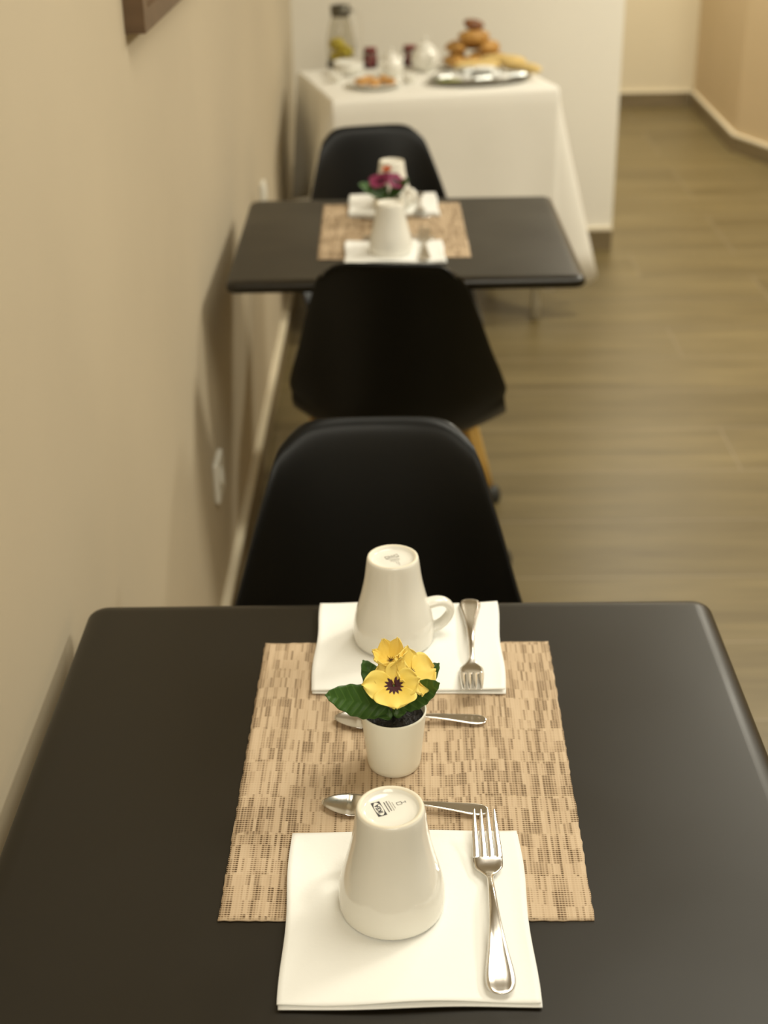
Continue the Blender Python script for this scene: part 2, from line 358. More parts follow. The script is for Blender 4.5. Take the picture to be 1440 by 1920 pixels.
# sockets and picture on the left wall
def socket(y, z, label, h=.085, w=.085):
    t = thing('wall_socket', label, 'socket', (XW, y, z), 0, 'sockets on the left wall')
    o = box('cover_plate', (0, -w/2, -h/2), (.011, w/2, h/2), M['plastic_white'], t, .004)
    vs, fs = lathe([(0, 0), (.021, 0), (.021, .003), (.018, .003), (.016, -.001+.0015), (0, .0015)], 24)
    vs = [(z_+.0108, x_, y_) for x_, y_, z_ in vs]
    fix_normals(mesh_obj('socket_insert', vs, fs, M['plastic_white'], t))
    return t
socket(2.50, .345, 'white wall socket low on left wall beside nearest black chair')
socket(3.74, .60, 'small white wall socket on left wall beyond second table', .06, .06)
t = thing('framed_picture', 'brown framed picture on left wall, only its bottom corner in view', 'picture', (XW, 2.35, 1.262))
fr_ = .03
V, Fc = [], []
def bx(a, b):
    x0, y0, z0 = a; x1, y1, z1 = b
    return ([(x0, y0, z0), (x1, y0, z0), (x1, y1, z0), (x0, y1, z0), (x0, y0, z1), (x1, y0, z1), (x1, y1, z1), (x0, y1, z1)],
            [(0, 3, 2, 1), (4, 5, 6, 7), (0, 1, 5, 4), (1, 2, 6, 5), (2, 3, 7, 6), (3, 0, 4, 7)])
V, Fc = join(bx((0, -.37, 0), (.028, .37, fr_)), bx((0, -.37, .52), (.028, .37, .55)), bx((0, -.37, fr_), (.028, -.34, .52)), bx((0, .34, fr_), (.028, .37, .52)))
mesh_obj('picture_frame', V, Fc, M['frame_brown'], t, smooth=False)
box('picture_canvas', (.002, -.341, fr_-.001), (.016, .341, .521), M['canvas'], t)

# ------------------------------------------------------------------ tables
def dining_table(x0, x1, y0, y1, rz, label):
    cx, cy = (x0+x1)/2, (y0+y1)/2; w, d = x1-x0, y1-y0
    t = thing('dining_table', label, 'table', (cx, cy, 0), rz, 'square black dining tables along the wall')
    # rounded slab with softened edge
    R = .022; pts = []
    for sx, sy, a0 in ((1, 1, 0), (-1, 1, 90), (-1, -1, 180), (1, -1, 270)):
        for k in range(7):
            a = math.radians(a0+15*k); pts.append((sx*(w/2-R)+R*math.cos(a), sy*(d/2-R)+R*math.sin(a), math.cos(a), math.sin(a)))
    n_ = len(pts); V, Fc = [], []
    prof = [(-.004, .728), (0, .732), (0, .739)] + [(-.020+.020*math.cos(q), .740+.010*math.sin(q)) for q in [PI/16*k for k in range(9)]]
    prof = [(-.010, .7265)] + prof
    for off, z in prof: V += [(x+nx*off, y+ny*off, min(z, .75)) for x, y, nx, ny in pts]
    for k in range(len(prof)-1):
        for i in range(n_): Fc.append((k*n_+i, k*n_+(i+1) % n_, (k+1)*n_+(i+1) % n_, (k+1)*n_+i))
    Fc.append(tuple(range(n_))[::-1]); Fc.append(tuple((len(prof)-1)*n_+i for i in range(n_)))
    mesh_obj('tabletop', V, Fc, M['laminate'], t)
    for p in t.children[0].data.polygons: p.use_smooth = len(p.vertices) == 4
    lathe_obj('column', [(0, .03), (.045, .03), (.045, .045), (.03, .06), (.03, .69), (.06, .70), (.06, .705), (0, .705)], M['iron'], t, 24)
    V, Fc = join(bx((-.17, -.02, .705), (.17, .02, .727)), bx((-.02, -.17, .706), (.02, .17, .7268)))
    mesh_obj('support_plate', V, Fc, M['iron'], t, smooth=False)
    for a in (0, 1, 2, 3):
        q = PI/4+a*PI/2; c_, s_ = math.cos(q), math.sin(q)
        ps = [(c_*r, s_*r, z) for r, z in ((.02, .055), (.10, .045), (.17, .03), (.205, .012))]
        v_, f_ = tube(ps, [.024, .022, .019, .012], 12, .6); fix_normals(mesh_obj('foot', v_, f_, M['iron'], t))
    return t
dining_table(-.346, .340, .700, 1.331, 0, 'black dining table in the foreground with yellow pansies on its tan runner')
dining_table(-.3235, .347, 2.484, 3.088, math.radians(.6), 'black dining table behind the first two chairs, set with purple flowers')

# ------------------------------------------------------------------ chairs
def chair_shell():
    # (y, z, half width, curl amount, curl dir y, curl dir z, corner drop)
    R = [(-.178, .398, .150, .000, 0, 1, 0), (-.180, .418, .165, .003, 0, 1, 0), (-.165, .434, .178, .006, 0, 1, 0),
         (-.110, .436, .190, .012, 0, 1, 0), (-.040, .428, .200, .022, 0, 1, 0), (.030, .420, .206, .038, -.1, 1, 0),
         (.095, .422, .207, .060, -.2, 1, 0), (.148, .442, .205, .076, -.4, .9, 0), (.183, .480, .203, .082, -.7, .6, 0),
         (.203, .525, .206, .076, -.95, .30, 0), (.217, .580, .197, .068, -1, .05, 0), (.231, .640, .178, .056, -1, 0, 0),
         (.246, .705, .159, .043, -1, 0, 0), (.259, .760, .142, .031, -1, 0, .002), (.269, .800, .131, .022, -1, 0, .010),
         (.277, .823, .121, .015, -1, 0, .022), (.286, .831, .113, .010, -1, 0, .028)]
    NR, NC = 64, 28; V, Fc = [], []
    for i in range(NR+1):
        y, z, w, c, dy, dz, dr = cr(R, (len(R)-1)*i/NR)
        for j in range(NC+1):
            v_ = -1+2*j/NC; e = abs(v_)
            x = w*v_; k = c*e**2.3
            zz = z+dz*k - dr*e**7
            yy = y+dy*k + (.03*e**4 if i < NR*.19 else 0)*(1-i/(NR*.19) if i < NR*.19 else 0)
            V.append((x, yy, zz))
    for i in range(NR):
        for j in range(NC):
            a = i*(NC+1)+j; Fc.append((a, a+1, a+NC+2, a+NC+1))
    return V, Fc
def make_chair(label, loc, rz):
    t = thing('dining_chair', label, 'chair', loc, rz, 'black shell chairs at the dining tables')
    V, Fc = chair_shell(); o = mesh_obj('seat_shell', V, Fc, M['shell'], t)
    s = o.modifiers.new('solid', 'SOLIDIFY'); s.thickness = .007; s.offset = 0; bevel(o, .003, 2)
    fr_pts = []
    for sx in (-1, 1):
        for sy in (-1, 1):
            top = Vector((sx*.115, .02+sy*.085, .408)); ft = Vector((sx*.202, .02+sy*.175, .03))
            ps = [top.lerp(ft, k/5) for k in range(6)]
            v_, f_ = tube(ps, [.0135, .014, .0135, .0125, .0115, .0105], 14)
            fix_normals(mesh_obj('leg', v_, f_, M['wood'], t))
            d = (ft-top).normalized(); ps = [ft-d*.012, ft, ft+d*.0, Vector((ft.x+d.x*.03, ft.y+d.y*.03, .002))]
            v_, f_ = lathe([(0, 0), (.022, 0), (.0245, .006), (.0245, .020), (.020, .034), (.012, .040), (0, .040)], 20, (ft.x+d.x*.01, ft.y+d.y*.01, 0))
            fix_normals(mesh_obj('foot_cap', v_, f_, M['rubber'], t))
    ls = []
    P = lambda sx, sy, k: Vector((sx*.115, .02+sy*.085, .408)).lerp(Vector((sx*.202, .02+sy*.175, .03)), k)
    for a, b_ in (((-1, -1), (1, -1)), ((-1, 1), (1, 1)), ((-1, -1), (-1, 1)), ((1, -1), (1, 1))):
        ls.append(tube([P(*a, .12), P(*b_, .62)], .0035, 8)); ls.append(tube([P(*a, .62), P(*b_, .12)], .0035, 8))
    ls.append(tube([(-.12, .02, .400), (.12, .02, .400)], .006, 8)); ls.append(tube([(0, -.09, .402), (0, .13, .402)], .006, 8))
    mesh_obj('wire_brace', *join(*ls), M['iron'], t)
    return t
chair = make_chair('black shell chair facing the camera at the far side of the foreground table', (-.030, 1.368, 0), 0)
dup(chair, (.008, 2.600, 0), PI-math.radians(5), 'black shell chair seen from behind, tucked under the near side of the second table')
dup(chair, (-.008, 3.182, 0), math.radians(11), 'black shell chair farthest away, between second table and white buffet')

# ------------------------------------------------------------------ place setting pieces
def placemat(loc, rz, label):
    w, d = .298, .407; nx, ny = 60, 80; V, Fc = [], []
    for j in range(ny+1):
        for i in range(nx+1):
            x, y = -w/2+w*i/nx, -d/2+d*j/ny
            if i in (0, nx): x += random.uniform(-.0006, .0006)
            if j in (0, ny): y += random.uniform(-.0006, .0006)
            V.append((x, y, 0.0012+.0003*math.sin(x*31)*math.sin(y*23)))
    for j in range(ny):
        for i in range(nx): a = j*(nx+1)+i; Fc.append((a, a+1, a+nx+2, a+nx+1))
    o = mesh_obj('placemat', V, Fc, M['weave']); s = o.modifiers.new('solid', 'SOLIDIFY'); s.thickness = .0014; s.offset = -1
    o.location = loc; o.rotation_euler = (0, 0, rz)
    return tag(o, label, 'placemat', 'woven tan placemats')
placemat((.0025, 1.0355, .7505), math.radians(-.6), 'tan woven placemat under yellow pansies on the foreground table')
placemat((-.009, 2.822, .7505), math.radians(.8), 'tan woven placemat on the second table farther back')

def napkin_mesh(w, d, seed):
    rnd = random.Random(seed); n_ = 44; V, Fc = [], []
    ph = [rnd.uniform(0, 6) for _ in range(6)]
    def layer(z0, dx, dy, tilt):
        o = len(V)
        for j in range(n_+1):
            for i in range(n_+1):
                u, v_ = i/n_, j/n_
                x = -w/2+w*u; y = -d/2+d*v_
                x += .0011*math.sin(v_*9+ph[0])*(2*u-1)+dx; y += .0011*math.sin(u*8+ph[1])*(2*v_-1)+dy
                e = max(abs(2*u-1), abs(2*v_-1))
                z = z0 + .0009*math.sin(u*7+ph[2])*math.sin(v_*6+ph[3]) + tilt*max(0, e-.9)*.012*(1+math.sin(9*u+5*v_+ph[4]))
                V.append((x, y, z))
        for j in range(n_):
            for i in range(n_): a = o+j*(n_+1)+i; Fc.append((a, a+1, a+n_+2, a+n_+1))
    layer(.0012, .0008, -.0012, 0); layer(.0034, 0, .0004, 1)
    return V, Fc
def napkin(loc, rz, w, d, seed, label):
    o = mesh_obj('napkin', *napkin_mesh(w, d, seed), M['napkin']); s = o.modifiers.new('solid', 'SOLIDIFY'); s.thickness = .0013; s.offset = 0
    o.location = loc; o.rotation_euler = (0, 0, rz)
    return tag(o, label, 'napkin', 'folded white paper napkins')
NZ = .7522
napkin((.001, .8365, NZ), math.radians(.5), .192, .190, 1, 'folded white paper napkin under the mug nearest the camera')
napkin((.0065, 1.2275, NZ), math.radians(-.8), .1925, .168, 2, 'folded white paper napkin at far end of the foreground table')
napkin((-.006, 2.650, NZ), math.radians(1.2), .193, .145, 3, 'folded white paper napkin on the second table, nearer of its two')
napkin((-.008, 3.003, NZ), math.radians(1.0), .193, .170, 4, 'folded white paper napkin on the second table, farther of its two')

def stamp_parts(parent, zt, rot, dx, dy, sc, faded):
    """printed maker's mark on the mug's base"""
    ink = M['ink_grey'] if faded else M['ink']
    V, Fc, fm = [], [], []
    def add(vs, fs, mi):
        o = len(V); V.extend(vs); Fc.extend([tuple(i+o for i in f) for f in fs]); fm.extend([mi]*len(fs))
    def rect(cx, cy, w, h, z, mi): add([(cx-w/2, cy-h/2, z), (cx+w/2, cy-h/2, z), (cx+w/2, cy+h/2, z), (cx-w/2, cy+h/2, z)], [(0, 1, 2, 3)], mi)
    rect(0, .0, .0172, .0072, .0, 0)
    add([(.0080*math.cos(2*PI*k/32), .0032*math.sin(2*PI*k/32), .00006) for k in range(32)], [tuple(range(32))], 1)
    cu = bpy.data.curves.new('mark', 'FONT'); cu.body = 'IKEA'; cu.size = .0052; cu.align_x = 'CENTER'; cu.align_y = 'CENTER'; cu.offset = .00022; cu.resolution_u = 3
    to = bpy.data.objects.new('mark', cu); COL.objects.link(to)
    bpy.context.view_layer.update()
    me = bpy.data.meshes.new_from_object(to.evaluated_get(bpy.context.evaluated_depsgraph_get()))
    add([(v_.co.x, v_.co.y, .00012) for v_ in me.vertices], [tuple(p.vertices) for p in me.polygons], 0)
    bpy.data.objects.remove(to); bpy.data.meshes.remove(me)
    rnd = random.Random(3)
    for k, (y, ln) in enumerate(((-.0063, .0125), (-.0084, .0110), (-.0104, .0120), (-.0122, .0075))):   # illegible small print
        x = -ln/2
        while x < ln/2:
            w_ = rnd.uniform(.0006, .0014); rect(x+w_/2, y, w_, .0009 if k < 2 else .0006, 0, 0 if k < 2 else 2); x += w_+.0005
    # small outline pictogram of a wine glass and fork
    for (cx, cy, w_, h) in ((-.0012, -.0170, .0004, .0040), (.0018, -.0170, .0004, .0040), (.0003, -.0150, .0030, .0004), (.0003, -.0189, .0030, .0004), (.0003, -.0205, .0004, .0030), (.0003, -.0221, .0024, .0004)): rect(cx, cy, w_, h, 0, 0)
    o = mesh_obj('printed_mark', V, Fc, None, parent, smooth=False, mats=[ink, M['ceramic'], M['ink_grey']], fm=fm)
    o.location = (dx, dy, zt); o.rotation_euler = (0, 0, rot); o.scale = (sc, sc, sc)
    return o
def make_mug(label, loc, rz, handle_rot):
    t = thing('upturned_mug', label, 'mug', loc, rz, 'upturned white mugs')
    Hh = .098
    outer = [(.0392, .0), (.0407, .0006), (.0416, .0025), (.0421, .007), (.0422, .013), (.0417, .021), (.0404, .029), (.0384, .037), (.0361, .045), (.0339, .053), (.0320, .061), (.0303, .069), (.0290, .077), (.0280, .085), (.0272, .091), (.0266, .0950), (.0258, .0974), (.0247, .0980)]
    base = [(.0236, .0979), (.0222, .0970), (.0212, .0952), (.0200, .0942), (.012, .0940), (0, .0940)]
    inner = [(0, .089), (.020, .088), (.0235, .083), (.0265, .070), (.0305, .055), (.0355, .037), (.0385, .020), (.0387, .010), (.0392, .0)]
    V, Fc = lathe(outer, 72); o = fix_normals(mesh_obj('mug_body', *lathe(outer+base+inner, 72), None, t, mats=[M['ceramic'], M['ceramic_raw']]))
    for p in o.data.polygons:
        c = p.center
        if .0972 < c.z and math.hypot(c.x, c.y) > .0225: p.material_index = 1
    # handle: flattened loop, built towards +x then turned
    ps = [(.036, 0, .0385), (.0455, 0, .0405), (.0535, 0, .0390), (.0590, 0, .0335), (.0595, 0, .0260), (.0555, 0, .0185), (.0490, 0, .0125), (.0395, 0, .0085)]
    pp = [tuple(cr(ps, (len(ps)-1)*k/28)) for k in range(29)]
    rr = [.0070+.0018*abs(k/14-1)**2 for k in range(29)]
    v_, f_ = tube(pp, [r for r in rr], 16, .55, up=None)
    # ribbon: wide across y, thin in the loop plane
    V2 = []
    pts = [Vector(p) for p in pp]
    for i, p in enumerate(pts):
        tg = (pts[min(i+1, 28)]-pts[max(i-1, 0)]).normalized(); a = Vector((0, 1, 0)); b_ = tg.cross(a).normalized()
        for k in range(16):
            q = 2*PI*k/16; V2.append(p+a*math.cos(q)*rr[i]+b_*math.sin(q)*rr[i]*.62)
    h_ = fix_normals(mesh_obj('mug_handle', V2, f_, M['ceramic'], t)); h_.rotation_euler = (0, 0, handle_rot)
    return t
MZ = NZ+.0048
mug = make_mug('upturned white mug nearest the camera with black print on its base', (-.0105, .8445, MZ), 0, math.radians(113))
def child_rot(root, name, a):
    for c in root.children:
        if c.name.startswith(name): c.rotation_euler = (0, 0, a)
m2 = dup(mug, (-.0085, 1.240, MZ), 0, 'upturned white mug behind the yellow pansies, handle to the right'); child_rot(m2, 'mug_handle', math.radians(8))
m3 = dup(mug, (-.013, 2.640, MZ), 0, 'upturned white mug on the second table, directly behind the middle chair'); child_rot(m3, 'mug_handle', math.radians(70))
m4 = dup(mug, (-.010, 2.986, MZ), 0, 'upturned white mug behind the purple flowers on the second table'); child_rot(m4, 'mug_handle', math.radians(-35))
stamp_parts(mug, .0942, math.radians(112), -.0088, .0015, 1.0, False)
stamp_parts(m2, .0942, math.radians(25), -.001, .0055, .85, True)

# cutlery -----------------------------------------------------------------
def strip(rows, m_=13):
    """rows: (y, z, half width, half thickness, bead, dish) -> closed lofted strip along y"""
    V, Fc = [], []
    for y, z, w, h, bead, dish in rows:
        for k in range(m_):
            u = -1+2*k/(m_-1); e = abs(u)
            top = z+h*(1-e**3.5)+bead*math.exp(-((e-.80)/.13)**2)-dish*(1-e*e)
            V.append((w*u, y, top))
        for k in range(m_-2, 0, -1):
            u = -1+2*k/(m_-1); e = abs(u)
            V.append((w*u, y, z-h*(1-e**3.5)*.8-dish*(1-e*e)))
    n_ = 2*m_-2
    for i in range(len(rows)-1):
        for k in range(n_): j = (k+1) % n_; Fc.append((i*n_+k, i*n_+j, (i+1)*n_+j, (i+1)*n_+k))
    Fc.append(tuple(range(n_))[::-1]); Fc.append(tuple((len(rows)-1)*n_+k for k in range(n_)))
    return V, Fc
def dense(rows, n_): return [tuple(cr(rows, (len(rows)-1)*k/n_)) for k in range(n_+1)]
# handle shared shape: y from 0 (end) forward; z above surface
HANDLE = [(0, .0030, .0012, .0006, 0, 0), (.0012, .0031, .0060, .0010, .0003, .0), (.005, .0034, .0098, .0012, .0008, .0003), (.012, .0038, .0114, .0013, .0009, .0005), (.022, .0048, .0108, .0013, .0009, .0005),
          (.040, .0068, .0080, .0014, .0008, .0004), (.060, .0088, .0056, .0016, .0006, .0002), (.080, .0096, .0040, .0018, .0004, .0), (.100, .0088, .0031, .0019, .0002, 0), (.114, .0060, .0029, .0018, 0, 0)]
def make_fork(label, loc, rz):
    t = thing('fork', label, 'fork', loc, rz, 'steel table forks')
    v_, f_ = strip(dense(HANDLE+[(.121, .0042, .0030, .0016, 0, 0)], 60)); fix_normals(mesh_obj('handle', v_, f_, M['steel'], t))
    head = [(.118, .0050, .0028, .0015, 0, 0), (.123, .0036, .0038, .0013, 0, 0), (.128, .0026, .0072, .0011, .0002, .0003), (.133, .0022, .0110, .0010, .0003, .0006), (.137, .0022, .0119, .0010, .0003, .0006), (.142, .0026, .0121, .0010, .0, .0004), (.146, .0032, .0121, .0009, 0, .0002)]
    parts = [strip(dense(head, 30), 17)]
    for k in range(4):
        xc = -.00935+.00623*k
        rows = [(.1445, .0030, .0031, .0009), (.150, .0040, .0029, .0009), (.162, .0062, .0026, .0009), (.175, .0095, .0021, .0008), (.186, .0130, .0015, .0007), (.191, .0150, .0007, .0005)]
        rows = [(y, z, w, h, 0, 0) for y, z, w, h in rows]
        vv, ff = strip(dense(rows, 20), 7)
        vv = [(x+xc*(1-.10*max(0, (y-.15))/.04), y, z) for x, y, z in vv]; parts.append((vv, ff))
    fix_normals(mesh_obj('fork_head', *join(*parts), M['steel'], t)); return t
def make_spoon(label, loc, rz):
    t = thing('teaspoon', label, 'spoon', loc, rz, 'steel teaspoons')
    k_ = .80
    H2 = [(y*k_, z*.75, w*.72, h*.85, b_*.8, d*.7) for y, z, w, h, b_, d in HANDLE]
    v_, f_ = strip(dense(H2+[(.099, .0040, .0026, .0012, 0, 0)], 50)); fix_normals(mesh_obj('handle', v_, f_, M['steel'], t))
    bowl = []
    for q in range(25):
        u = q/24; y = .096+.050*u
        s_ = math.sin(PI*min(1, max(0, (u*.97+.015)))); w = .0150*max(.02, s_)**.62*(1-.10*(u-.5))
        if u < .06: w = max(w, .0026)
        bowl.append((y, .0042+.0006*math.cos(2*PI*u)+(.0006 if u > .5 else 0), w, .0005, .0, .0034*max(0, s_)**.8))
    fix_normals(mesh_obj('spoon_bowl', *strip(bowl, 19), M['steel'], t)); return t
fork = make_fork('steel fork resting its tines on a spoon beside the nearest mug', (.0700, .7465, NZ+.0048), math.radians(.6))
fork.rotation_euler = (math.radians(1.2), 0, math.radians(.6))
f2 = dup(fork, (.0745, 1.312, NZ+.0048), PI-math.radians(2), 'steel fork with tines toward camera on the far napkin of the foreground table'); f2.rotation_euler = (0, 0, PI-math.radians(2))
f3 = dup(fork, (.052, 2.575, NZ+.0048), math.radians(-1), 'steel fork on the nearer napkin of the second table'); f3.rotation_euler = (0, 0, math.radians(-1))
f4 = dup(fork, (.050, 3.085, NZ+.0048), PI, 'steel fork on the farther napkin of the second table'); f4.rotation_euler = (0, 0, PI)
sp = make_spoon('steel teaspoon on the placemat just behind the nearest mug', (.0735, .9615, .7519), math.radians(86))
dup(sp, (.0800, 1.0955, .7519), math.radians(89), 'steel teaspoon half hidden behind the pot of yellow pansies')
dup(sp, (.075, 2.742, .7519), math.radians(88), 'steel teaspoon behind the nearer mug of the second table')
dup(sp, (.070, 2.905, .7519), math.radians(90), 'steel teaspoon behind the purple flowers on the second table')

# flower pots ---------------------------------------------------------------
def petal(parent, ang, ln, wd, m, cup, ruffle, seed, off=.001, lay=0):
    """petal in the flower's local XY plane (faces +z), pointing to angle ang"""
    rnd = random.Random(seed); nu, nv = 12, 14; V, Fc = [], []; ph = rnd.uniform(0, 6)
    for i in range(nu+1):
        u = i/nu
        w = wd*(math.sin(PI*min(1, .06+.80*u**.85))**.75)
        if u > .72: w *= math.sqrt(max(0, 1-((u-.72)/.30)**2))
        for j in range(nv+1):
            v_ = -1+2*j/nv
            r = off+ln*u*(1-.10*abs(v_)**2*u)
            r += .0006*math.sin(v_*11+ph*3)*u*u; x = r; y = w*v_
            z = lay+cup*u*u*ln + ruffle*math.sin(v_*6+ph)*u*u + .12*w*abs(v_)**2
            c_, s_ = math.cos(ang), math.sin(ang)
            V.append((x*c_-y*s_, x*s_+y*c_, z))
    for i in range(nu):
        for j in range(nv): a = i*(nv+1)+j; Fc.append((a, a+1, a+nv+2, a+nv+1))
    o = mesh_obj('petal', V, Fc, m, parent); s = o.modifiers.new('solid', 'SOLIDIFY'); s.thickness = .0004; s.offset = 0
    return o
def pansy(parent, loc, facing, size, seed, mt, mf, roll=0, cup=0):
    v_, f_ = lathe([(0, -.0012), (.0012, -.0014), (.0016, -.002), (.0012, -.004), (.0016, -.008), (0, -.010)], 12)
    o = mesh_obj('flower', v_, f_, M['stem'], parent); fix_normals(o)
    o.location = loc
    q = Vector(facing).to_track_quat('Z', 'Y').to_matrix().to_4x4() @ Matrix.Rotation(roll, 4, 'Z')
    o.rotation_euler = q.to_euler()
    rnd = random.Random(seed); R = math.radians
    petal(o, R(62), size*1.0, size*.56, mt, .18+cup, size*.05, seed+1, lay=-.0012)
    petal(o, R(118), size*1.0, size*.56, mt, .14+cup, size*.05, seed+2, lay=-.0020)
    petal(o, R(8), size*.98, size*.58, mf, .22+cup, size*.06, seed+3, lay=-.0003)
    petal(o, R(176), size*1.22, size*.62, mf, .16+cup, size*.09, seed+4, lay=-.0006)
    petal(o, R(-92), size*.98, size*.85, mf, .26+cup, size*.07, seed+5, lay=.0004)
    return o
def leaf(parent, base, tip, width, droop, seed, normal=(0, -.4, 1)):
    base, tip = Vector(base), Vector(tip); ln = (tip-base).length; nu, nv = 36, 10; V, Fc = [], []
    for i in range(nu+1):
        u = i/nu
        w = width*(max(0, math.sin(PI*u**.80))**.7)*(1+.04*math.sin(u*34))+.0009
        if u > .97: w *= .5
        for j in range(nv+1):
            v_ = -1+2*j/nv
            V.append((w*v_, ln*u, -droop*(u*u-u)*ln*4*.25*-1*1.0 + .22*w*abs(v_) + .0006*math.sin(30*u)*abs(v_)))
    for i in range(nu):
        for j in range(nv): a = i*(nv+1)+j; Fc.append((a, a+1, a+nv+2, a+nv+1))
    o = mesh_obj('leaf', V, Fc, M['leaf'], parent); s = o.modifiers.new('solid', 'SOLIDIFY'); s.thickness = .0005; s.offset = 0
    yv = (tip-base).normalized(); nz = Vector(normal); nz = (nz-yv*nz.dot(yv)).normalized(); xv = yv.cross(nz)
    Mx = Matrix(((xv.x, yv.x, nz.x), (xv.y, yv.y, nz.y), (xv.z, yv.z, nz.z)))
    o.location = base; o.rotation_euler = Mx.to_euler(); return o
def flower_pot(loc, label, plum=False):
    t = thing('potted_pansy', label, 'flower pot', loc, 0, 'small potted pansies on the tables')
    lathe_obj('pot', [(0, 0), (.0225, 0), (.0235, .001), (.0245, .006), (.0295, .0575), (.0298, .0598), (.0290, .0602), (.0282, .0596), (.0278, .055), (.0265, .048), (0, .048)], M['pot'], t, 64)
    V, Fc = [], []; rnd = random.Random(5); V.append((0, 0, .0535)); n_ = 40
    for k in range(1, 9):
        for i in range(n_):
            a = 2*PI*i/n_; r = .0276*k/8; z = .0535+rnd.uniform(-.0013, .0013) if k < 8 else .0515
            V.append((r*math.cos(a), r*math.sin(a), z))
    for i in range(n_): Fc.append((0, 1+i, 1+(i+1) % n_))
    for k in range(7):
        for i in range(n_): j = (i+1) % n_; Fc.append((1+k*n_+i, 1+(k+1)*n_+i, 1+(k+1)*n_+j, 1+k*n_+j))
    mesh_obj('soil', V, Fc, M['soil'], t)
    C = Vector((0, -.002, .054))
    if not plum:
        fl = [((.0010, -.020, .0985), (.08, -.62, .80), .0225, 11, M['petal'], M['petal_face'], .0, 0), ((.0165, .002, .0985), (.60, -.28, .72), .0215, 31, M['petal'], M['petal'], .9, .1), ((-.0015, .009, .1060), (-.08, -.25, .95), .0150, 51, M['petal'], M['petal'], 1.2, .75)]
    else:
        fl = [((-.014, -.010, .095), (-.35, -.45, .8), .0225, 11, M['petal_plum'], M['petal_plum'], .1, 0), ((.016, -.004, .093), (.45, -.40, .8), .0215, 31, M['petal_plum'], M['petal_plum'], .5, 0), ((-.001, .010, .112), (0, -.3, .95), .010, 51, M['petal_red'], M['petal_red'], 1.2, .5)]
    for lc, fc, sz, sd, a, b_, rl, cp_ in fl:
        pansy(t, lc, fc, sz, sd, a, b_, rl, cp_)
        e = Vector(lc)-Vector(fc).normalized()*.009
        ps = [C+Vector((e.x*.15, e.y*.1, 0)), C.lerp(e, .5)+Vector((e.x*.15, -.002, .004)), e]
        pp = [tuple(cr([tuple(p) for p in ps], 2*k/8)) for k in range(9)]
        v_, f_ = tube(pp, .0012, 8); fix_normals(mesh_obj('stem', v_, f_, M['stem'], t))
    lv = [((-.004, -.002, .064), (-.059, -.028, .095), .0145, .20, (-.15, -.65, .75)), ((.003, .000, .064), (.041, -.016, .098), .0115, .15, (.1, -.75, .7)),
          ((-.004, .004, .060), (-.027, .022, .098), .0105, .1, (0, -.7, .8)), ((.006, .006, .060), (.042, .022, .094), .0105, .1, (0, -.6, .8)),
          ((-.002, -.010, .056), (-.034, .004, .082), .0075, .1, (0, -.5, .9)), ((.002, -.008, .056), (.020, .002, .084), .0055, .1, (0, -.6, .9))]
    for k, (b_, tp, w_, dr, nm) in enumerate(lv): leaf(t, b_, tp, w_, dr, k, nm)
    return t
flower_pot((-.0085, 1.0335, .7522), 'white pot of yellow pansies in the middle of the foreground table')
flower_pot((-.018, 2.845, .7522), 'white pot of purple pansies on the second table', True)

# ------------------------------------------------------------------ buffet
BR = math.atan2(.174, .68); BO = Vector((-.184, 4.212, 0)); ex = Vector((math.cos(BR), math.sin(BR), 0)); ey = Vector((-math.sin(BR), math.cos(BR), 0))
BW, BD = .702, .527
def B(x, y, z=0): return BO+ex*x+ey*y+Vector((0, 0, z))
bt = thing('buffet_table', 'small buffet table hidden under the white cloth, its legs showing', 'table', BO, BR)
box('tabletop', (.004, .004, .715), (BW-.004, BD-.004, .747), M['skirt_cap'], bt)
for x in (.035, BW-.035):
    for y in (.035, BD-.035):
        v_, f_ = tube([(x, y, .715), (x, y, .3), (x, y, 0)], .016, 14); fix_normals(mesh_obj('leg', v_, f_, M['plastic_white'], bt))
